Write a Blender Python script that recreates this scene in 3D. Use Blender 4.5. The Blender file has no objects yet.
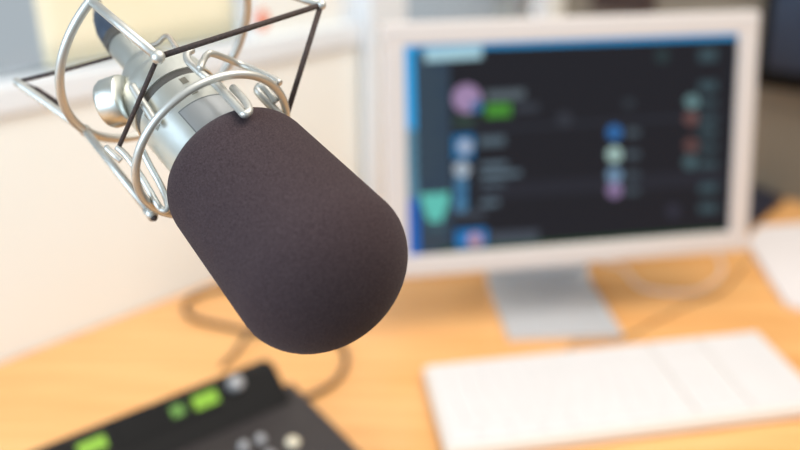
import bpy, bmesh, math, random
from mathutils import Vector, Matrix
random.seed(7)
C = bpy.context.scene.collection
PI = math.pi

# ------------------------------------------------------------------ camera
F = 1050.0
PITCH = math.radians(20)
DESK = 0.74                      # height of the table top
CAMH = DESK + 0.63
cp, sp = math.cos(PITCH), math.sin(PITCH)
CAM = Vector((0, 0, CAMH))

def ray(px, py):
    a, b = (px - 400) / F, (py - 225) / F
    return Vector((a, cp - b * sp, -sp - b * cp))
def at_depth(px, py, d):         # point at a distance along the view axis
    return CAM + ray(px, py) * d
def at_height(px, py, z):
    r = ray(px, py)
    return CAM + r * ((z - CAMH) / r.z)
def at_plane(px, py, o, n):
    r = ray(px, py)
    return CAM + r * (((o - CAM).dot(n)) / r.dot(n))
def cam2world(v):
    x, y, z = v
    return CAM + Vector((x, z * cp - y * sp, -z * sp - y * cp))
def cam2dir(v):
    return cam2world(v) - CAM

cd = bpy.data.cameras.new('camera'); co = bpy.data.objects.new('camera', cd); C.objects.link(co)
co.location = CAM; co.rotation_euler = (PI / 2 - PITCH, 0, 0)
cd.sensor_width = 36; cd.lens = F / 800 * 36; cd.clip_start = 0.01
cd.dof.use_dof = True; cd.dof.focus_distance = 0.545; cd.dof.aperture_fstop = 3.25
cd.dof.aperture_blades = 9
bpy.context.scene.camera = co

# ------------------------------------------------------------------ materials
def lin(c):
    return tuple((x / 255 / 12.92) if x / 255 <= .04045 else ((x / 255 + .055) / 1.055) ** 2.4 for x in c)
def mat(name, rgb, rough=.5, metal=0., spec=.5, noise=None, bump=None, emit=None, sheen=0., coat=0.):
    m = bpy.data.materials.new(name); m.use_nodes = True
    nt = m.node_tree; b = nt.nodes['Principled BSDF']
    c = lin(rgb) + (1,)
    b.inputs['Base Color'].default_value = c
    b.inputs['Roughness'].default_value = rough
    b.inputs['Metallic'].default_value = metal
    b.inputs['Specular IOR Level'].default_value = spec
    b.inputs['Coat Weight'].default_value = coat
    tc = nt.nodes.new('ShaderNodeTexCoord')
    if sheen:
        b.inputs['Sheen Weight'].default_value = sheen
        b.inputs['Sheen Roughness'].default_value = .5
    if noise:                                # (scale, second colour)
        n = nt.nodes.new('ShaderNodeTexNoise'); n.inputs['Scale'].default_value = noise[0]; n.inputs['Detail'].default_value = 4
        nt.links.new(tc.outputs['Object'], n.inputs['Vector'])
        r = nt.nodes.new('ShaderNodeValToRGB')
        r.color_ramp.elements[0].position = .35; r.color_ramp.elements[1].position = .65
        r.color_ramp.elements[0].color = c; r.color_ramp.elements[1].color = lin(noise[1]) + (1,)
        nt.links.new(n.outputs['Fac'], r.inputs['Fac']); nt.links.new(r.outputs['Color'], b.inputs['Base Color'])
    if bump:                                 # (scale, strength, distance)
        n = nt.nodes.new('ShaderNodeTexNoise'); n.inputs['Scale'].default_value = bump[0]; n.inputs['Detail'].default_value = 3
        nt.links.new(tc.outputs['Object'], n.inputs['Vector'])
        u = nt.nodes.new('ShaderNodeBump'); u.inputs['Strength'].default_value = bump[1]; u.inputs['Distance'].default_value = bump[2]
        nt.links.new(n.outputs['Fac'], u.inputs['Height']); nt.links.new(u.outputs['Normal'], b.inputs['Normal'])
    if emit:
        b.inputs['Emission Color'].default_value = c; b.inputs['Emission Strength'].default_value = emit
    return m

def wood(name, c1, c2):
    m = mat(name, c1, .24, spec=.5)
    nt = m.node_tree; b = nt.nodes['Principled BSDF']
    tc = nt.nodes.new('ShaderNodeTexCoord'); mp = nt.nodes.new('ShaderNodeMapping')
    mp.inputs['Rotation'].default_value = (0, 0, math.radians(-49)); mp.inputs['Scale'].default_value = (1.2, 14, 1)
    n = nt.nodes.new('ShaderNodeTexNoise'); n.inputs['Scale'].default_value = 3; n.inputs['Detail'].default_value = 6
    r = nt.nodes.new('ShaderNodeValToRGB')
    r.color_ramp.elements[0].position = .3; r.color_ramp.elements[1].position = .72
    r.color_ramp.elements[0].color = lin(c1) + (1,); r.color_ramp.elements[1].color = lin(c2) + (1,)
    nt.links.new(tc.outputs['Object'], mp.inputs['Vector']); nt.links.new(mp.outputs['Vector'], n.inputs['Vector'])
    nt.links.new(n.outputs['Fac'], r.inputs['Fac']); nt.links.new(r.outputs['Color'], b.inputs['Base Color'])
    return m

M_wood = wood('beech_wood', (230, 163, 94), (244, 188, 122))
M_wall = mat('white_wall_paint', (240, 241, 234), .7, noise=(3, (242, 243, 237)), bump=(120, .1, .002))
M_trim = mat('white_trim', (228, 233, 236), .5)
M_beige = mat('grey_beige_wall', (128, 121, 108), .8, noise=(4, (134, 127, 114)))
M_floor = mat('grey_carpet', (120, 116, 112), .95, noise=(60, (136, 132, 128)), bump=(300, .4, .004))
M_foam = mat('dark_foam', (52, 41, 43), 1., spec=.08, noise=(1300, (73, 60, 61)), bump=(1600, .35, .0006), sheen=.05)
M_silver = mat('satin_nickel', (216, 217, 209), .38, metal=1., noise=(40, (211, 212, 204)))
M_tan = mat('tan_grille', (160, 150, 138), .5, metal=.7)
M_wire = mat('pale_wire_metal', (204, 202, 194), .45, metal=.8)
M_cord = mat('dark_elastic_cord', (44, 36, 34), .8, noise=(900, (74, 58, 52)))
M_band = mat('dark_gap_band', (72, 68, 62), .6)
M_slot = mat('slot_mesh', (140, 136, 124), .5, metal=.9)
M_label = mat('brushed_plate', (176, 178, 178), .42, metal=.9)
M_engr = mat('engraved_line', (110, 112, 110), .6)
M_boot = mat('blue_black_rubber', (44, 56, 72), .45)
M_alu = mat('silver_aluminium', (216, 208, 202), .42, metal=.25, spec=.5)
M_stand = mat('stand_aluminium', (214, 216, 218), .45, metal=.4)
M_key = mat('white_plastic', (228, 222, 218), .45, noise=(20, (225, 219, 215)))
M_keytray = mat('keyboard_tray', (228, 218, 206), .5)
M_black = mat('black_plastic', (20, 18, 17), .5, spec=.16, noise=(200, (23, 21, 20)))
M_base = mat('dark_grey_plastic', (54, 48, 47), .5, spec=.25, noise=(150, (58, 52, 51)))
M_black2 = mat('glossy_black_panel', (12, 11, 11), .4, spec=.12)
M_grey = mat('grey_panel', (92, 86, 84), .5)
M_knob = mat('grey_knob', (170, 166, 164), .4)
M_cream = mat('cream_button', (240, 225, 195), .45)
M_greenlcd = mat('green_lcd', (112, 158, 2), .4, emit=.42)
M_greenlcd2 = mat('dim_green_lcd', (80, 130, 30), .4, emit=.2)
M_cable = mat('brown_grey_cable', (58, 46, 38), .5)
M_white_cable = mat('white_cable', (228, 220, 214), .5)
M_paper = mat('white_paper', (226, 217, 213), .8)
M_yellow = mat('pale_yellow_paper', (240, 232, 200), .8, noise=(9, (243, 236, 208)))
M_navy = mat('navy_cover', (26, 30, 48), .5)
M_navyscreen = mat('navy_screen', (14, 38, 66), .3, noise=(3, (10, 18, 32)))
M_brown = mat('dark_brown_wood', (66, 48, 42), .5)
M_orange = mat('orange_sticker', (232, 120, 80), .6)

def glass_mat():
    m = bpy.data.materials.new('window_glass'); m.use_nodes = True
    b = m.node_tree.nodes['Principled BSDF']
    b.inputs['Base Color'].default_value = (.93, .97, 1, 1); b.inputs['Roughness'].default_value = .02
    b.inputs['Transmission Weight'].default_value = 1; b.inputs['IOR'].default_value = 1.2
    return m
M_glass = glass_mat()

# ------------------------------------------------------------------ mesh helpers
def obj(name, bm, m, parent=None, smooth=None, bevel=None):
    bmesh.ops.recalc_face_normals(bm, faces=bm.faces[:])
    me = bpy.data.meshes.new(name); bm.to_mesh(me); bm.free()
    for mm in (m if isinstance(m, (list, tuple)) else [m]): me.materials.append(mm)
    o = bpy.data.objects.new(name, me); C.objects.link(o)
    if parent is not None: o.parent = parent
    if bevel:
        b = o.modifiers.new('bevel', 'BEVEL'); b.width = bevel; b.segments = 3; b.limit_method = 'ANGLE'; b.angle_limit = math.radians(40)
    if smooth or bevel:
        for p in me.polygons: p.use_smooth = True
        if bevel:
            o.modifiers.new('wn', 'WEIGHTED_NORMAL').keep_sharp = True
    return o
def thing(name, label, cat, loc=(0, 0, 0), rot=None, group=None):
    o = bpy.data.objects.new(name, None); C.objects.link(o); o.empty_display_size = .05
    if rot is not None: o.matrix_world = Matrix.Translation(loc) @ rot.to_4x4()
    else: o.location = loc
    return tag(o, label, cat, group)
def tag(o, label, cat, group=None):
    o['label'] = label; o['category'] = cat
    if group: o['group'] = group
    return o
def structure(o):
    o['kind'] = 'structure'; return o
def box(bm, lo, hi, T=None):
    r = bmesh.ops.create_cube(bm, size=1)
    for v in r['verts']:
        v.co = Vector([lo[i] + (v.co[i] + .5) * (hi[i] - lo[i]) for i in range(3)])
        if T is not None: v.co = T @ v.co
    return r['verts']
def prism(bm, poly, z0, z1, T=None):
    T = T or Matrix.Identity(4)
    lo = [bm.verts.new(T @ Vector((x, y, z0))) for x, y in poly]
    hi = [bm.verts.new(T @ Vector((x, y, z1))) for x, y in poly]
    n = len(poly)
    bm.faces.new(lo[::-1]); bm.faces.new(hi)
    for i in range(n): bm.faces.new((lo[i], lo[(i + 1) % n], hi[(i + 1) % n], hi[i]))
def lathe(bm, prof, n=64, T=None):             # profile of (s, r) about local z
    T = T or Matrix.Identity(4)
    rings = []
    for s, r in prof:
        if r < 1e-5: rings.append([bm.verts.new(T @ Vector((0, 0, s)))])
        else: rings.append([bm.verts.new(T @ Vector((r * math.cos(2 * PI * k / n), r * math.sin(2 * PI * k / n), s))) for k in range(n)])
    for a, b in zip(rings, rings[1:]):
        for k in range(n):
            k2 = (k + 1) % n
            if len(a) == 1 and len(b) == 1: continue
            if len(a) == 1: bm.faces.new((a[0], b[k], b[k2]))
            elif len(b) == 1: bm.faces.new((a[k], a[k2], b[0]))
            else: bm.faces.new((a[k], a[k2], b[k2], b[k]))
    if len(rings[0]) > 1: bm.faces.new(rings[0][::-1])
    if len(rings[-1]) > 1: bm.faces.new(rings[-1])
def smooth_path(pts, sub=8):                    # Catmull-Rom through the points
    P = [Vector(p) for p in pts]
    if len(P) < 3: return P
    Q = [P[0] * 2 - P[1]] + P + [P[-1] * 2 - P[-2]]
    out = []
    for i in range(1, len(Q) - 2):
        a, b, c, d = Q[i - 1:i + 3]
        for k in range(sub):
            t = k / sub
            out.append(.5 * ((2 * b) + (c - a) * t + (2 * a - 5 * b + 4 * c - d) * t * t + (3 * b - a - 3 * c + d) * t ** 3))
    return out + [P[-1]]
def tube(bm, pts, r, n=12, closed=False, caps=True):
    P = [Vector(p) for p in pts]; N = len(P)
    rr = r if isinstance(r, (list, tuple)) else [r] * N
    up = None; rings = []
    for i in range(N):
        if closed: t = (P[(i + 1) % N] - P[i - 1]).normalized()
        else: t = (P[min(i + 1, N - 1)] - P[max(i - 1, 0)]).normalized()
        if up is None:
            up = t.orthogonal().normalized()
        up = (up - t * up.dot(t)).normalized()
        w = t.cross(up)
        rings.append([bm.verts.new(P[i] + (up * math.cos(2 * PI * k / n) + w * math.sin(2 * PI * k / n)) * rr[i]) for k in range(n)])
    rng = range(N) if closed else range(N - 1)
    for i in rng:
        a, b = rings[i], rings[(i + 1) % N]
        for k in range(n):
            k2 = (k + 1) % n
            bm.faces.new((a[k], a[k2], b[k2], b[k]))
    if not closed and caps:
        bm.faces.new(rings[0][::-1]); bm.faces.new(rings[-1])
def ball(bm, c, r):
    bmesh.ops.create_uvsphere(bm, u_segments=16, v_segments=10, radius=r, matrix=Matrix.Translation(c))

# ------------------------------------------------------------------ the room: two walls meeting in a corner behind the monitor
w0 = at_height(0, 362, DESK); w0.z = 0
w1 = at_height(160, 301, DESK); w1.z = 0
d = (w1 - w0).normalized()                      # along the left wall, away from the camera
e = Vector((d.y, -d.x, 0))                      # along the back wall, towards the right; also the left wall's inward normal
pb = at_height(790, 199, DESK); pb.z = 0
TC = (pb - w0).dot(d)                           # the left wall runs from t=... to the corner at t=TC
corner = w0 + d * TC
ROOM_T = Matrix(((d.x, e.x, 0, w0.x), (d.y, e.y, 0, w0.y), (0, 0, 1, 0), (0, 0, 0, 1)))   # (t, inward, z)
SILL = DESK + .335; HT = 2.6
T0 = -1.6

def wall_t(px, py, off=0.):
    p = at_plane(px, py, w0 + e * off, e); return (p - w0).dot(d), p.z

bm = bmesh.new(); prism(bm, [(T0 - .3, -.12), (TC + .12, -.12), (TC + .12, 3.2), (T0 - .3, 3.2)], -.05, 0, ROOM_T)
structure(obj('floor', bm, M_floor))

tA = wall_t(256, 30)[0]; tB = wall_t(340, 30)[0]; tm0 = wall_t(358, 30)[0]; tm1 = wall_t(393, 10)[0]
bm = bmesh.new()
box(bm, (T0, -.12, 0), (tm1, 0, SILL), ROOM_T)
box(bm, (tm1, -.12, 0), (TC + .12, 0, DESK + .06), ROOM_T)              # below the windows
box(bm, (tA, -.12, SILL), (tB, 0, 2.15), ROOM_T)                  # pier between the windows
box(bm, (T0, -.12, 2.15), (TC + .12, 0, HT), ROOM_T)              # above the windows
box(bm, (TC - .05, -.12, DESK + .06), (TC + .12, 0, 2.15), ROOM_T)
structure(obj('wall_left', bm, M_wall))
bm = bmesh.new(); box(bm, (TC, 0.0, 0), (TC + .12, 3.0, HT), ROOM_T)
structure(obj('wall_back', bm, M_beige))
# sill board along the whole left wall
bm = bmesh.new(); box(bm, (T0, 0, SILL - .018), (tm0, .010, SILL + .022), ROOM_T)
structure(obj('trim_1', bm, M_trim, bevel=.006))
# white post between the panes of the far window
bm = bmesh.new(); box(bm, (tm0, -.09, SILL + .022), (tm1, .03, 2.15), ROOM_T)
box(bm, (tm0, .010, DESK), (tm1, .030, SILL + .022), ROOM_T)
structure(obj('trim_2', bm, M_trim))
def window(n, t0, t1, SILL=SILL):
    bm = bmesh.new()
    f = .022
    box(bm, (t0, -.06, SILL), (t0 + f, -.004, 2.15), ROOM_T); box(bm, (t1 - f, -.06, SILL), (t1, -.004, 2.15), ROOM_T)
    box(bm, (t0 + f, -.06, SILL), (t1 - f, -.004, SILL + f), ROOM_T); box(bm, (t0 + f, -.06, 2.15 - f), (t1 - f, -.004, 2.15), ROOM_T)
    o = structure(obj('window_%d' % n, bm, M_trim))
    bm = bmesh.new(); box(bm, (t0 + f, -.026, SILL + f), (t1 - f, -.020, 2.15 - f), ROOM_T)
    obj('pane', bm, M_glass, o)
window(1, T0, tA); window(2, tB, tm0); window(3, tm1, TC - .05, DESK + .06)

# pale yellow sheet taped to the inside of the window
tl, zb = wall_t(46, 68, -.016); tr = wall_t(236, 20, -.016)[0]
def sheet(name, t0, z0, t1, z1, m, y=-.0, skew=0.02):
    bm = bmesh.new()
    nx = 12
    top = []; rows = []
    for i in range(nx + 1):
        u = i / nx; row = []
        for j in range(9):
            v = j / 8
            row.append((t0 + (t1 - t0) * u - skew * v, y + .003 * math.sin(u * 7 + v * 2) * v, z0 + (z1 - z0) * v))
        rows.append(row)
    g = [[[bm.verts.new(ROOM_T @ Vector((p[0], p[1] + k, p[2]))) for p in r] for r in rows] for k in (0, .0006)]
    for k in (0, 1):
        for i in range(nx):
            for j in range(8):
                bm.faces.new((g[k][i][j], g[k][i + 1][j], g[k][i + 1][j + 1], g[k][i][j + 1]))
    for i in range(nx):
        for j in (0, 8): bm.faces.new((g[0][i][j], g[0][i + 1][j], g[1][i + 1][j], g[1][i][j]))
    for i in (0, nx):
        for j in range(8): bm.faces.new((g[0][i][j], g[0][i][j + 1], g[1][i][j + 1], g[1][i][j]))
    return obj(name, bm, m, smooth=True)
tag(sheet('paper_sheet', tl, zb, tr, zb + .30, M_yellow, y=-.017), 'large pale yellow paper sheet fixed to the window glass behind the microphone', 'paper')
ts, zs = wall_t(262, 20)
bm = bmesh.new(); prism(bm, [(.012 * math.cos(k * PI / 12), .016 * math.sin(k * PI / 12)) for k in range(24)], 0, .001,
      ROOM_T @ Matrix.Translation((ts, 0, zs)) @ Matrix.Rotation(-PI / 2, 4, 'X'))
tag(obj('sticker', bm, M_orange), 'small orange-red round sticker on the white wall pier beside the window', 'sticker')

# ------------------------------------------------------------------ desk
desk = thing('desk', 'large beech-coloured wooden corner desk carrying the monitor and keyboard', 'desk', w0 + d * .3 + e * .5)
DT = desk.matrix_basis.inverted()
DI = Matrix.Translation(-Vector(desk.location))
poly = [(TC - .004, .004), (TC - .004, 1.85), (TC - 1.0, 1.85), (TC - 1.12, 1.2), (TC - 1.5, .9), (TC - 2.3, .78), (TC - 2.3, .004)]
bm = bmesh.new(); prism(bm, poly, DESK - .03, DESK, DI @ ROOM_T)
obj('tabletop', bm, M_wood, desk)
for (t, q) in ((TC - .08, .08), (TC - .08, 1.75), (TC - .92, 1.75), (TC - 2.22, .08), (TC - 2.22, .7), (TC - 1.3, .9)):
    bm = bmesh.new(); box(bm, (t - .025, q - .025, 0), (t + .025, q + .025, DESK - .03), DI @ ROOM_T)
    obj('leg', bm, M_grey, desk)

# ------------------------------------------------------------------ monitor
yaw, tilt, MW, MH, BZ = .205, .1165, .52, .334, .0288
mb = Vector((.2397, 1.3365, CAMH - .66 + .1156))
mx = Vector((math.cos(yaw), math.sin(yaw), 0)); mn = Vector((-math.sin(yaw), math.cos(yaw), 0))
mv = Vector((0, 0, math.cos(tilt))) + mn * math.sin(tilt); md = mx.cross(mv) * -1   # md points away from the viewer side
if md.dot(mn) < 0: md = -md
MT = Matrix(((mx.x, md.x, mv.x, mb.x), (mx.y, md.y, mv.y, mb.y), (mx.z, md.z, mv.z, mb.z), (0, 0, 0, 1)))   # (u, back, v), bottom centre
MTi = MT.inverted()
base = Vector((mb.x, mb.y + .02, DESK))
mon = thing('computer_monitor', 'flat computer monitor with pale aluminium bezel and dark screen on the desk', 'monitor', base)
ML = Matrix.Translation(-base) @ MT
bm = bmesh.new()
h = MW / 2
for lo, hi in (((-h, 0, 0), (h, .03, BZ)), ((-h, 0, MH - BZ), (h, .03, MH)), ((-h, 0, BZ), (-h + BZ, .03, MH - BZ)), ((h - BZ, 0, BZ), (h, .03, MH - BZ))):
    box(bm, lo, hi, ML)
obj('bezel', bm, M_alu, mon, bevel=.003)
bm = bmesh.new(); prism(bm, [(-h + .004, .004), (h - .004, .004), (h - .004, MH - .004), (-h + .004, MH - .004)], .012, .036, ML @ Matrix(((1, 0, 0, 0), (0, 0, 1, 0), (0, 1, 0, 0), (0, 0, 0, 1))))
obj('back_panel', bm, M_stand, mon)
# the screen with what it shows: one mesh, several lit colours
scr_cols = []; scr_mats = []
def scr_mat(c, k=1.0):
    key = (c, k)
    if key not in scr_cols:
        scr_cols.append(key)
        m = mat('screen_light_%d' % len(scr_cols), (4, 4, 5), .5, spec=.15)
        b = m.node_tree.nodes['Principled BSDF']
        b.inputs['Emission Color'].default_value = lin(c) + (1,); b.inputs['Emission Strength'].default_value = k
        scr_mats.append(m)
    return scr_cols.index(key)
bm = bmesh.new()
def scr(pts, c, lift=.0002, k=1.0):             # polygon given by where it is seen, put on the screen plane
    idx = scr_mat(c, k)
    vs = []
    for (px, py) in pts:
        p = MTi @ at_plane(px, py, mb, md)
        p.x = max(-h + BZ, min(h - BZ, p.x)); p.z = max(BZ, min(MH - BZ, p.z))
        vs.append(bm.verts.new(ML @ Vector((p.x, .006 - lift, p.z))))
    f = bm.faces.new(vs); f.material_index = idx
def srect(x0, y0, x1, y1, c, lift=.0003, k=.8):
    sl = -.06
    scr([(x0, y0), (x1, y0 + sl * (x1 - x0)), (x1, y1 + sl * (x1 - x0)), (x0, y1)], c, lift, k)
def scirc(x, y, r, c, lift=.0004, k=.72, ry=None):
    scr([(x + r * math.cos(a * PI / 10), y + (ry or r) * math.sin(a * PI / 10)) for a in range(20)], c, lift, k)
idx = scr_mat((25, 26, 33))
vs = [bm.verts.new(ML @ Vector(p)) for p in ((-h + BZ, .006, BZ), (h - BZ, .006, BZ), (h - BZ, .006, MH - BZ), (-h + BZ, .006, MH - BZ))]
bm.faces.new(vs).material_index = idx
BG = (46, 62, 78)
scr([(412, 48), (450, 47), (454, 256), (416, 258)], BG, .0001)
scr([(400, 44), (740, 31), (740, 39), (400, 52)], (34, 124, 176), .0002, 1.3)
scr([(400, 44), (415, 44), (417, 130), (403, 130)], (38, 136, 190), .0003, 1.4)
scr([(403, 130), (417, 130), (419, 200), (406, 200)], (84, 128, 150), .0003)
scr([(406, 200), (419, 200), (421, 257), (408, 258)], (28, 92, 172), .0003, 1.1)
for k in range(9): srect(416, 66 + k * 13, 434 + (k * 7) % 11, 72 + k * 13, (60, 76, 88))
srect(426, 49, 483, 62, (160, 198, 210), k=1.0); 
scirc(468, 99, 14.5, (176, 148, 190)); scirc(478, 107, 6, (54, 118, 170), .0006)
srect(487, 92, 526, 101, (92, 104, 112)); srect(487, 105, 512, 118, (74, 150, 52)); srect(516, 105, 540, 113, (56, 62, 72))
scirc(566, 120, 8, (54, 58, 68)); srect(455, 119, 476, 125, (60, 86, 74))
srect(454, 136, 475, 160, (22, 116, 172)); scirc(466, 147, 7, (190, 200, 220), .0006); srect(480, 138, 506, 147, (86, 104, 116))
srect(452, 130, 725, 134, (42, 46, 56)); srect(480, 185, 725, 200, (38, 40, 50))
scirc(463, 170, 8, (184, 200, 216))
for k in range(3): scirc(462, 184 + k * 11, 7, ((76, 130, 170), (64, 122, 166), (80, 138, 178))[k])
for k in range(5): srect(482, 164 + k * 9.5, (508, 522, 506, 504, 500)[k], 169 + k * 9.5, (98, 118, 132))
scr([(421, 195), (451, 193), (449, 206), (443, 222), (430, 223), (424, 208)], (92, 184, 172), .0004)
srect(429, 226, 446, 232, (72, 96, 104)); srect(424, 238, 446, 248, (64, 74, 84)); srect(455, 213, 486, 220, (66, 74, 86))
srect(457, 231, 488, 250, (38, 126, 196)); scirc(476, 241, 7, (206, 160, 176), .0006); srect(490, 234, 540, 246, (72, 80, 92))
scr([(440, 250), (725, 229), (727, 234), (440, 257)], (28, 62, 34), .0003)
for k, (yy, cc) in enumerate(((133, (52, 120, 190)), (155, (186, 220, 214)), (176, (128, 164, 196)), (191, (158, 134, 178)))):
    scirc(616, yy, 7.5, cc); srect(628, yy - 3, 641, yy + 4, (74, 88, 98))
for k, (xx, yy, cc) in enumerate(((694, 102, (124, 164, 168)), (693, 119, (130, 92, 90)), (693, 146, (120, 86, 84)), (692, 163, (86, 116, 124)), (664, 56, (50, 70, 74)), (675, 212, (56, 58, 74)))):
    scirc(xx, yy, 7, cc, k=.6)
for k in range(9): srect(701, (50, 82, 101, 117, 130, 146, 162, 183, 205)[k], 719, (62, 92, 107, 124, 137, 152, 169, 194, 214)[k], (62, 84, 92))
srect(625, 100, 636, 108, (50, 58, 66)); 
obj('screen', bm, scr_mats, mon)
# bent sheet stand
bm = bmesh.new()
sx_ = Vector((math.cos(.07), math.sin(.07), 0)); sn_ = Vector((-math.sin(.07), math.cos(.07), 0))
SM = Matrix.Translation(-base) @ Matrix(((sx_.x, sn_.x, 0, mb.x), (sx_.y, sn_.y, 0, mb.y), (0, 0, 1, 0), (0, 0, 0, 1)))
hz = mb.z + .10
prof = [(-.058, DESK + .0035), (.11, DESK + .0035), (.135, DESK + .006), (.15, DESK + .018), (.148, DESK + .04), (.12, DESK + .10), (.085, hz)]
prof = smooth_path([(y, z, 0) for y, z in prof], 6)
sw = .078; so = -.020
L = []
for i, p in enumerate(prof):
    t = (prof[min(i + 1, len(prof) - 1)] - prof[max(i - 1, 0)]).normalized(); nn = Vector((-t.y, t.x, 0)) * .003
    L.append([[bm.verts.new(SM @ Vector((x + so, q.x, q.y))) for x in (-sw, sw)] for q in (p - nn, p + nn)])
for a, b in zip(L, L[1:]):
    for k in (0, 1): bm.faces.new((a[k][0], a[k][1], b[k][1], b[k][0]))
    for j in (0, 1): bm.faces.new((a[0][j], a[1][j], b[1][j], b[0][j]))
for a in (L[0], L[-1]): bm.faces.new((a[0][0], a[0][1], a[1][1], a[1][0]))
bmesh.ops.translate(bm, verts=bm.verts[:], vec=(0, 0, 0))
st = obj('stand', bm, M_stand, mon)
bm = bmesh.new(); box(bm, (-.047, .03, .09), (.023, .105, .15), SM @ Matrix.Translation((0, 0, mb.z - .06)))
obj('hinge', bm, M_stand, mon, bevel=.004)

# ------------------------------------------------------------------ keyboard
k0 = at_height(423, 367, DESK + .016); k1 = at_height(768, 329, DESK + .016); k2 = at_height(437, 449, DESK + .016); k3 = at_height(806, 410, DESK + .016)
kx = (k1 - k0).normalized(); kx = Matrix.Rotation(math.radians(-.6), 3, 'Z') @ kx; ky = Matrix.Rotation(math.radians(-6.5), 3, 'Z') @ Vector((kx.y, -kx.x, 0))      # ky towards the viewer
KW = (k1 - k0).length - .018; KD = .195
ko = Vector((k0.x, k0.y, DESK))
kb = thing('computer_keyboard', 'wide white computer keyboard with number pad lying below the monitor', 'keyboard', ko)
KT = Matrix(((kx.x, -ky.x, 0, 0), (kx.y, -ky.y, 0, 0), (0, 0, 1, 0), (0, 0, 0, 1)))   # y negative towards the viewer
bm = bmesh.new()
vs = box(bm, (0, -KD, .001), (KW, 0, .0178), KT)
obj('tray', bm, M_keytray, kb, bevel=.004)
def keys(bm, x0, x1, y0, y1, rows, cols, wide=None):
    rh = (y1 - y0) / rows
    for r in range(rows):
        n = cols[r] if isinstance(cols, (list, tuple)) else cols
        w = (x1 - x0) / n
        for c in range(n):
            a, b = x0 + c * w + .0001, x0 + (c + 1) * w - .0001
            f, g = y0 + r * rh + .0001, y0 + (r + 1) * rh - .0001
            v = box(bm, (a, -g, .0125), (b, -f, .0205), KT)
            cx, cy = (a + b) / 2, -(f + g) / 2
            cen = KT @ Vector((cx, cy, 0))
            for q in v:
                if q.co.z > .018:
                    q.co.x = cen.x + (q.co.x - cen.x) * .98; q.co.y = cen.y + (q.co.y - cen.y) * .98
mg = .006
def seamx(px, py):
    return (at_height(px, py, DESK + .018) - ko).dot(kx)
s1 = seamx(658, 338) - .022; s2 = seamx(708, 334) - .022
bm = bmesh.new(); keys(bm, mg, s1 - .0016, mg, KD - mg, 6, [14, 14, 14, 13, 12, 8]); obj('letter_keys', bm, M_key, kb)
bm = bmesh.new(); keys(bm, s1 + .0016, s2 - .0016, mg, KD - mg, 6, 3); obj('arrow_keys', bm, M_key, kb)
bm = bmesh.new(); keys(bm, s2 + .0016, KW - mg, mg, KD - mg, 6, 4); obj('number_keys', bm, M_key, kb)

# ------------------------------------------------------------------ the black broadcast unit at the lower left
a0 = at_height(30, 450, DESK + .07); a1 = at_height(263, 358, DESK + .07)
ux = (a1 - a0); ux.z = 0; ux.normalize(); uy = Vector((ux.y, -ux.x, 0))     # ux up-right along the ridge, uy towards the viewer's right
uo = Vector((a1.x, a1.y, DESK))
dev = thing('mixing_desk', 'black desktop studio console with green lit displays along its raised ridge', 'console', uo)
DV = Matrix(((ux.x, uy.x, 0, 0), (ux.y, uy.y, 0, 0), (0, 0, 1, 0), (0, 0, 0, 1)))   # (along ridge, forward, up)
RL = .62
# low wedge base
bm = bmesh.new()
rot = Matrix(((0, 0, 1, 0), (1, 0, 0, 0), (0, 1, 0, 0), (0, 0, 0, 1)))             # (forward, up) profile swept along the ridge
c0 = at_height(292, 380, DESK + .034) - uo; c1 = at_height(362, 450, DESK + .034) - uo
c0 = Vector((c0.dot(ux), c0.dot(uy))); c1 = Vector((c1.dot(ux), c1.dot(uy))); c2 = c1 + (c1 - c0) * .6
prism(bm, [(-RL, .012), (c0.x - .012, .012), (c0.x, c0.y), (c2.x, c2.y), (-RL, c2.y)], .002, .036, DV)
obj('base', bm, M_base, dev, bevel=.010)
# raised ridge with a slanted face
bm = bmesh.new()
prof = [(0, .002), (.05, .002), (.056, .034), (.022, .073), (.006, .073), (0, .066)]
prism(bm, prof, -RL, .0, DV @ rot)
obj('ridge', bm, M_black, dev, bevel=.005)
fo = Vector((0, .056, .034)); fv = Vector((0, .022 - .056, .073 - .034)); fl = fv.length; fv.normalize(); fn = Vector((0, fv.z, -fv.y))
FT = DV @ Matrix(((1, fv.x, fn.x, fo.x), (0, fv.y, fn.y, fo.y), (0, fv.z, fn.z, fo.z), (0, 0, 0, 1)))   # (along, up the face, out)
def face_t(px, py):
    o_ = uo + DV @ fo - Vector((0, 0, 0)); n_ = (DV.to_3x3() @ fn)
    p = at_plane(px, py, o_, n_) - o_
    return p.dot(ux), p.dot(DV.to_3x3() @ fv)
def panel(name, px, py, w, hh, m, thick=.0012, y0=None, rnd=False):
    t, v = face_t(px, py)
    bm = bmesh.new(); box(bm, (t - w / 2, v - hh / 2, .0), (t + w / 2, v + hh / 2, thick), FT)
    return obj(name, bm, m, dev, bevel=min(w, hh) * .3 if rnd else None)
panel('display_strip', 189, 406, .075, .034, M_black2, .0008)
panel('display_strip', 135, 428, .05, .034, M_black2, .0008)
panel('green_display', 205, 400, .030, .015, M_greenlcd, .002)
panel('green_display', 177, 411, .015, .012, M_greenlcd2, .002)
panel('green_display', 92, 446, .030, .013, M_greenlcd, .002)
t, v = face_t(234, 385)
bm = bmesh.new(); lathe(bm, [(0, .009), (.010, .008), (.012, .006), (.012, 0)], 24, FT @ Matrix.Translation((t, v, 0))); obj('knob', bm, M_knob, dev, smooth=True)
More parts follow.
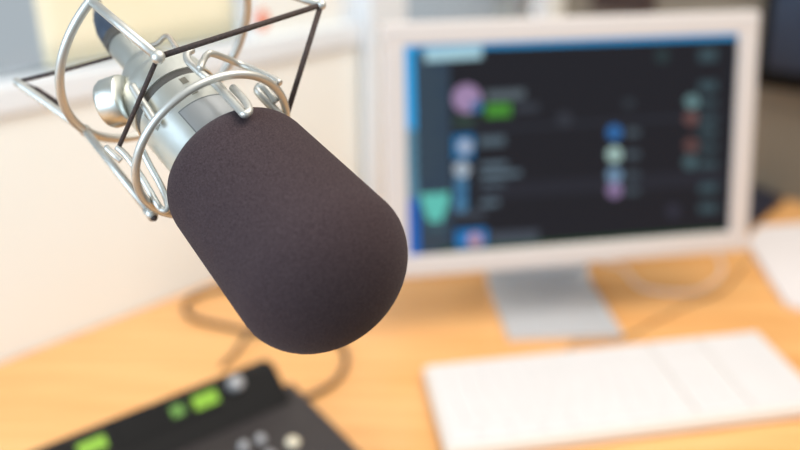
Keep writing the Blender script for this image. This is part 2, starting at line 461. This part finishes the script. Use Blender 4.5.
# caps standing on the base
for i, (px, py, r, m) in enumerate(((293, 443, .0075, M_cream), (261, 441, .0055, M_knob), (244, 448, .0055, M_knob), (270, 456, .0055, M_knob))):
    p = at_height(px, py, DESK + .036) - uo
    bm = bmesh.new()
    q = Vector((p.dot(ux), p.dot(uy), 0)); zz = .036 - max(0, q.y - .055) * .057
    lathe(bm, [(zz - .004, r * 1.1), (zz + .006, r), (zz + .009, r * .7), (zz + .009, 0)], 20, DV @ Matrix.Translation((q.x, q.y, 0)))
    obj('button', bm, m, dev, smooth=True)
# thin pale edging line right of the buttons
p0 = at_height(292, 426, DESK + .035) - uo; p1 = at_height(318, 455, DESK + .035) - uo

# ------------------------------------------------------------------ cables and papers on the desk
def cable(name, pts, r, m, label):
    P = [at_height(p[0], p[1], DESK + r + .0008 + (p[2] if len(p) > 2 else 0)) for p in pts]
    o = bmesh.new(); b0 = P[0].copy()
    tube(o, [q - b0 for q in smooth_path(P, 10)], r, 10)
    ob = obj(name, o, m, smooth=True); ob.location = b0
    return tag(ob, label, 'cable')
cable('cable', [(372, 250), (350, 262), (300, 280), (250, 286), (208, 291), (186, 303), (192, 317), (225, 326), (262, 333), (305, 333), (336, 340), (346, 358), (338, 378), (318, 392), (300, 399)], .0034, M_cable, 'long dark cable curling on the desk left of the foam windscreen')
cable('cable', [(400, 262), (350, 285), (292, 316, .004), (274, 320, .009), (258, 326, .010), (246, 337, .007), (234, 354), (222, 366)], .0028, M_cable, 'thinner dark cable running straight down to the back of the black console')
cable('cable', [(600, 262), (622, 268), (640, 286), (668, 292), (700, 290), (722, 272), (716, 250)], .0020, M_white_cable, 'white cable looping on the desk behind the right half of the monitor')
cable('cable', [(748, 262), (722, 290), (690, 304), (655, 321), (624, 338), (596, 342), (576, 342), (569, 350)], .0012, M_cable, 'thin dark cable running along the desk from the back of the white keyboard')

bm = bmesh.new()
pp = [(746, 246), (758, 231), (800, 228), (900, 222), (930, 320), (800, 312), (784, 306), (770, 284)]
P = [at_height(x, y, DESK) for x, y in pp]
b0 = P[0].copy()
prism(bm, [((p - b0).x, (p - b0).y) for p in P], .001, .010)
o = obj('paper_stack', bm, M_paper, bevel=.002); o.location = b0
tag(o, 'stack of white paper at the right edge of the desk beyond the keyboard', 'paper')
bm = bmesh.new()
P = [at_height(x, y, DESK) for x, y in ((690, 226), (735, 242), (750, 231), (783, 204), (752, 191))]
b0 = P[0].copy()
prism(bm, [((p - b0).x, (p - b0).y) for p in P], .001, .014)
o = obj('folder', bm, M_navy, bevel=.002); o.location = b0
tag(o, 'dark navy folder lying on the desk behind the right corner of the monitor', 'folder')
# dark blue screen on the back wall, right
nb = -d
def back_q(px, py):
    p = at_plane(px, py, pb, d); return (p - corner).dot(e), p.z
q0, z0 = back_q(764, 82)
ws = thing('wall_screen', 'dark blue-black screen hung on the grey-beige wall right of the monitor', 'screen', corner + e * (q0 + .2) + Vector((0, 0, z0)))
WT = Matrix.Translation(-Vector(ws.location)) @ ROOM_T
bm = bmesh.new(); box(bm, (TC - .045, q0, z0), (TC - .001, q0 + .62, z0 + .38), WT); obj('casing', bm, M_black2, ws, bevel=.004)
bm = bmesh.new(); box(bm, (TC - .047, q0 + .02, z0 + .035), (TC - .0452, q0 + .60, z0 + .36), WT); obj('display', bm, M_navyscreen, ws)
q1, z1 = back_q(596, 7); q2, _ = back_q(655, 7)
pf = thing('picture_frame', 'dark brown picture frame on the back wall, its lower edge just above the monitor', 'picture frame', corner + e * ((q1 + q2) / 2) + Vector((0, 0, z1)))
PT = Matrix.Translation(-Vector(pf.location)) @ ROOM_T
bm = bmesh.new()
for lo, hi in (((q1, z1), (q2, z1 + .02)), ((q1, z1 + .2), (q2, z1 + .22)), ((q1, z1 + .02), (q1 + .02, z1 + .2)), ((q2 - .02, z1 + .02), (q2, z1 + .2))):
    box(bm, (TC - .02, lo[0], lo[1]), (TC - .001, hi[0], hi[1]), PT)
obj('frame', bm, M_brown, pf)
bm = bmesh.new(); box(bm, (TC - .012, q1 + .02, z1 + .02), (TC - .002, q2 - .02, z1 + .2), PT); obj('picture', bm, M_brown, pf)

# ------------------------------------------------------------------ microphone
phi, th = math.radians(30.7), math.radians(45.7)
ac = Vector((math.cos(phi) * math.cos(th), math.cos(phi) * math.sin(th), -math.sin(phi)))      # axis in camera space (x right, y down, z away)
e1c = ac.cross(Vector((0, 0, 1))).normalized(); e2c = e1c.cross(ac)
Oc = Vector(((161.1 - 400) / F * .6, (87.3 - 225) / F * .6, .6))
MO = cam2world(Oc); A = cam2dir(ac).normalized(); E1 = cam2dir(e1c).normalized(); E2 = A.cross(E1)
MR = Matrix((E1, E2, A)).transposed()
MM = Matrix.Translation(MO) @ MR.to_4x4(); MMi = MM.inverted()
def PS(px, py, s):                              # where the sight line meets the plane s along the microphone's axis
    return MMi @ at_plane(px, py, MO + A * s, A)
def PC(px, py, r):                              # where the sight line first meets a cylinder of radius r about the axis
    o_, v_ = MMi @ CAM, MMi.to_3x3() @ ray(px, py)
    a = v_.x ** 2 + v_.y ** 2; b = o_.x * v_.x + o_.y * v_.y; c = o_.x ** 2 + o_.y ** 2 - r * r
    return o_ + v_ * ((-b - math.sqrt(max(0, b * b - a * c))) / a)
def PD(px, py, z):
    return MMi @ at_depth(px, py, z)

mic = thing('microphone', 'silver studio microphone with large dark foam windscreen hanging over the desk', 'microphone', MO, MR)
FS, FL, FR0, FR1, FC0, FC1, FE = .0738, .1255, .0420, .0459, .0185, .0365, .0095
prof = [(FS + .004, .0272), (FS + .0005, .0285)]
for k in range(9):
    x = k / 8 * PI / 2; prof.append((FS + FC0 * (1 - math.cos(x)), FR0 - FE + FE * math.sin(x)))
sA, sB = FS + FC0, FS + FL - FC1
for k in range(1, 12): prof.append((sA + (sB - sA) * k / 12, FR0 + (FR1 - FR0) * k / 12))
for k in range(17):
    x = k / 16 * PI / 2; prof.append((sB + FC1 * math.sin(x), FR1 * math.cos(x)))
bm = bmesh.new(); lathe(bm, prof, 128); obj('foam_windscreen', bm, M_foam, mic, smooth=True)
bm = bmesh.new()
lathe(bm, [(-.001, 0), (-.001, .020), (.001, .0245), (.004, .0262), (.008, .0268), (.0205, .0268), (.0208, .0255), (.0262, .0255), (.0265, .0268), (.088, .0268), (.088, 0)], 96)
o = obj('body', bm, M_silver, mic, smooth=True); o.data.set_sharp_from_angle(angle=math.radians(25)) if hasattr(o.data, 'set_sharp_from_angle') else None
bm = bmesh.new(); lathe(bm, [(.0206, .0254), (.0209, .0261), (.0261, .0261), (.0264, .0254)], 96); obj('dark_band', bm, M_band, mic, smooth=True)
bm = bmesh.new(); lathe(bm, [(-.046, 0), (-.046, .0092), (-.045, .0098), (-.0255, .0098), (-.022, .0108), (-.016, .0165), (-.009, .0195), (-.001, .0202), (-.001, 0)], 64)
o = obj('tail', bm, M_silver, mic, smooth=True); o.data.set_sharp_from_angle(angle=math.radians(35)) if hasattr(o.data, 'set_sharp_from_angle') else None
def curved_patch(bm, s0, s1, u0, u1, r0, r1, n=24):
    g = []
    for r in (r0, r1):
        g.append([[bm.verts.new((r * math.cos(u0 + (u1 - u0) * i / n), r * math.sin(u0 + (u1 - u0) * i / n), s)) for s in (s0, s1)] for i in range(n + 1)])
    for i in range(n):
        for k in (0, 1): bm.faces.new((g[k][i][0], g[k][i + 1][0], g[k][i + 1][1], g[k][i][1]))
        for j in (0, 1): bm.faces.new((g[0][i][j], g[0][i + 1][j], g[1][i + 1][j], g[1][i][j]))
    for i in (0, n): bm.faces.new((g[0][i][0], g[0][i][1], g[1][i][1], g[1][i][0]))
def ang(px, py, s):
    p = PS(px, py, s); return math.atan2(p.y, p.x), math.hypot(p.x, p.y)
bm = bmesh.new(); curved_patch(bm, .049, .068, math.radians(26), math.radians(88), .0266, .0272)
obj('name_plate', bm, M_label, mic)
bm = bmesh.new()
for (s0, s1, u0, u1) in ((.0485, .0492, 26, 88), (.0675, .0682, 26, 88), (.0485, .0682, 25, 26.5), (.0485, .0682, 87.5, 89)):
    curved_patch(bm, s0, s1, math.radians(u0), math.radians(u1), .0266, .02735)
obj('plate_outline', bm, M_engr, mic)
bm = bmesh.new()
p_ = PC(188, 85, .0268); u_ = math.atan2(p_.y, p_.x)
for k in range(6):
    u = u_ + k * PI / 3
    curved_patch(bm, .0285, .0335, u - .07, u + .07, .0265, .02695, 4)
    curved_patch(bm, .0385, .0435, u - .07, u + .07, .0265, .02695, 4)
obj('vent_slots', bm, M_slot, mic)

# cable plugged into the tail
plug = thing('microphone_cable', 'blue-black plug and cable pushed into the tail of the silver microphone', 'cable', MO + A * -.05, MR)
PM = Matrix.Translation((0, 0, .05))
bm = bmesh.new(); lathe(bm, [(-.054, 0), (-.054, .0094), (-.0475, .0100), (-.0462, .0100), (-.0462, 0)], 40, PM); obj('collar', bm, M_band, plug, smooth=True)
bm = bmesh.new(); lathe(bm, [(-.078, 0), (-.078, .0036), (-.0765, .0046), (-.065, .0082), (-.0545, .0094), (-.054, .0092), (-.054, 0)], 40, PM); obj('boot', bm, M_boot, plug, smooth=True)
up_ = Vector((0, 0, .05))
bm = bmesh.new(); tube(bm, smooth_path([Vector((0, 0, -.022)), Vector((0, 0, -.030)), PD(98, 14, .665) + up_, PD(97, 4, .70) + up_, PD(97, -14, .75) + up_, PD(110, -60, .80) + up_], 8), .0026, 12); obj('cord', bm, M_boot, plug, smooth=True)

# ------------------------------------------------------------------ shock mount
sm = thing('shock_mount', 'pale metal wire shock mount with dark elastic cords around the microphone', 'shock mount', MO, MR)
def ring_pts(Ocam, acam, r, n=96):
    a_ = acam.normalized(); b1 = a_.cross(Vector((0, 0, 1))).normalized(); b2 = b1.cross(a_)
    return [MMi @ cam2world(Ocam + (b1 * math.cos(2 * PI * k / n) + b2 * math.sin(2 * PI * k / n)) * r) for k in range(n)]
pa, ta = math.radians(23.3), math.radians(41.3)
aA = Vector((math.cos(pa) * math.cos(ta), math.cos(pa) * math.sin(ta), -math.sin(pa)))
OA = Vector(((159.1 - 400) / F * .62, (46.2 - 225) / F * .62, .62))
RA = ring_pts(OA, aA, .0662)
bm = bmesh.new(); tube(bm, RA, .0027, 14, closed=True); obj('outer_ring', bm, M_wire, sm, smooth=True)
RBs, RBr = .0592, .0464
bm = bmesh.new(); tube(bm, [Vector((RBr * math.cos(2 * PI * k / 96), RBr * math.sin(2 * PI * k / 96), RBs)) for k in range(96)], .0023, 14, closed=True)
obj('inner_ring', bm, M_wire, sm, smooth=True)
def project(p):
    w = MM @ p - CAM
    z = w.y * cp - w.z * sp; yd = -w.y * sp - w.z * cp
    return 400 + F * w.x / z, 225 + F * yd / z, z
def near_on(R, px, py):
    return min(R, key=lambda p: (project(p)[0] - px) ** 2 + (project(p)[1] - py) ** 2)
aAl = (MMi.to_3x3() @ cam2dir(aA)).normalized()
def along(p, px, py):                           # nearest point to the sight line on the line p + t*axis
    o_, r_ = MMi @ CAM, (MMi.to_3x3() @ ray(px, py)).normalized()
    w = p - o_; b = aAl.dot(r_); t = (b * r_.dot(w) - aAl.dot(w)) / (1 - b * b)
    return p + aAl * t
jA = near_on(RA, 92, 3); jB = near_on(RA, 87, 131)
rodA = along(jA, 158, 57); rodB = along(jB, 150, 214)
dA, dB = project(rodA)[2], project(rodB)[2]
# re-aim the rods at their seen ends, at the depth they reach
rodA = PD(158, 57, dA); rodB = PD(151, 214, dB)
bm = bmesh.new(); tube(bm, [jA, jA + (rodA - jA) * .5, rodA], .0026, 14); ball(bm, rodA, .0038); ball(bm, jA, .0029); obj('rod', bm, M_wire, sm, smooth=True)
bm = bmesh.new(); tube(bm, [jB, jB + (rodB - jB) * .5, rodB], .0024, 14); ball(bm, jB, .0036)
tube(bm, [rodB - (rodB - jB).normalized() * .004, rodB + (rodB - jB).normalized() * .003], .0030, 14); r1 = obj('rod', bm, M_wire, sm, smooth=True)
tip = rodB + (rodB - jB).normalized() * .0031
bm = bmesh.new(); ball(bm, tip, .0021); obj('tip_socket', bm, M_cord, r1, smooth=True)
# arms that reach out to the cords
T1 = PD(17, 82, .645)
bm = bmesh.new(); tube(bm, smooth_path([jB, jB * .6 + T1 * .4 + PD(50, 100, .63) * 0, T1], 8), .0026, 14); ball(bm, T1, .0027); obj('arm', bm, M_wire, sm, smooth=True)
T2 = PD(321, 5, .60); jC = near_on(RA, 262, -30)
bm = bmesh.new(); tube(bm, [jC, T2], .0024, 14); ball(bm, T2, .0030); obj('arm', bm, M_wire, sm, smooth=True)
# hairpin clips holding the inner ring
def clip(pts, r=.0018, m=M_wire):
    bm = bmesh.new(); P = [PC(x, y, -s) if s < -.025 else PS(x, y, s) for x, y, s in pts]
    tube(bm, smooth_path(P, 6), r, 12)
    return obj('wire_clip', bm, m, sm, smooth=True)
clip([(106, 147, .020), (114, 155, .027), (121, 161, .031)], .0017)
clip([(117, 147, .024), (128, 158, .032), (142, 178, .046), (156, 202, .062), (161, 209, .066), (166, 210, .068), (168, 204, .066), (161, 186, .055), (150, 166, .043), (142, 150, .035)], .0019)
q = -.0385
clip([(192, 50, q), (187, 54, q), (189, 62, q), (203, 75, q), (217, 86, q), (238, 108, -.044), (244, 114, -.0465), (249, 111, -.0465), (247, 104, -.045), (241, 96, -.042), (233, 88, q)], .0021)
q = -.041
clip([(200, 69, q), (203, 61, q), (207, 55, q), (214, 54, q), (240, 64, q), (268, 76, q), (280, 83, q)], .0019)
clip([(287, 122, .064), (272, 107, .058), (260, 94, .052), (258, 89, .049), (263, 87, .050), (276, 103, .058)], .0024)
clip([(150, 46, -.020), (158, 43, -.016), (164, 37, -.014), (169, 37, -.012), (176, 47, -.006), (188, 57, .004)], .0014, M_tan)
q = -.031
clip([(132, 86, q), (139, 97, q), (148, 111, q), (156, 124, q)], .0022)
# elastic cords
def cord(pts, r=.0013):
    bm = bmesh.new(); tube(bm, pts, r, 10); obj('elastic_cord', bm, M_cord, sm, smooth=True)
hk = PS(118, 149, .024)
cord([hk, rodA]); cord([rodA, T2], .0016)
cord([T2, PS(287, 114, .059)], .0016)
cord([T1, PD(66, 70, .642), PD(113, 57, .64), PD(150, 47, .635)], .0013)
cord([T1, PD(38, 90, .640), PD(59, 104, .634)], .0016)
# big thumb knob on the left of the mount
kc = PD(129, 97, .585)
kax = (PD(112, 103, .588) - PD(129, 97, .585)).normalized()
KM = Matrix.Translation(kc) @ kax.to_track_quat('Z', 'Y').to_matrix().to_4x4()
bm = bmesh.new(); lathe(bm, [(.001, 0), (.001, .0125), (.002, .0138), (.004, .0142), (.0125, .0142), (.0145, .0132), (.0165, .0095), (.0178, .005), (.0182, 0)], 48, KM)
kn = obj('thumb_knob', bm, M_silver, sm, smooth=True); kn.data.set_sharp_from_angle(angle=math.radians(38)) if hasattr(kn.data, 'set_sharp_from_angle') else None
bm = bmesh.new(); lathe(bm, [(-.012, .0028), (.0015, .0028)], 16, KM); obj('knob_screw', bm, M_tan, sm, smooth=True)

# ------------------------------------------------------------------ light: a ceiling panel, an added cool fill to the left behind the camera, and the day outside
def area(name, loc, aim, sx, sy, power, col):
    l = bpy.data.lights.new(name, 'AREA'); l.shape = 'RECTANGLE'; l.size = sx; l.size_y = sy; l.energy = power; l.color = col
    o = bpy.data.objects.new(name, l); C.objects.link(o); o.location = loc
    o.rotation_euler = (Vector(aim) - Vector(loc)).to_track_quat('-Z', 'Y').to_euler()
area('ceiling_lamp', (.8, .7, 2.58), (.3, 1.1, 0), 1.8, 1.6, 42, (1, .95, .89))
area('cool_left_fill', (-1.15, -.35, 1.45), (-.1, .55, 1.1), 1.2, 1.0, 24, (.62, .80, 1))  # unseen fill added inside the room to cool the foam's left side
w = bpy.data.worlds.new('world'); bpy.context.scene.world = w; w.use_nodes = True
bg = w.node_tree.nodes['Background']; bg.inputs['Color'].default_value = (.84, .91, .96, 1); bg.inputs['Strength'].default_value = .5
vs_ = bpy.context.scene.view_settings
vs_.view_transform = 'Standard'; vs_.look = 'None'; vs_.gamma = 1; vs_.exposure = 0.1; vs_.use_curve_mapping = False
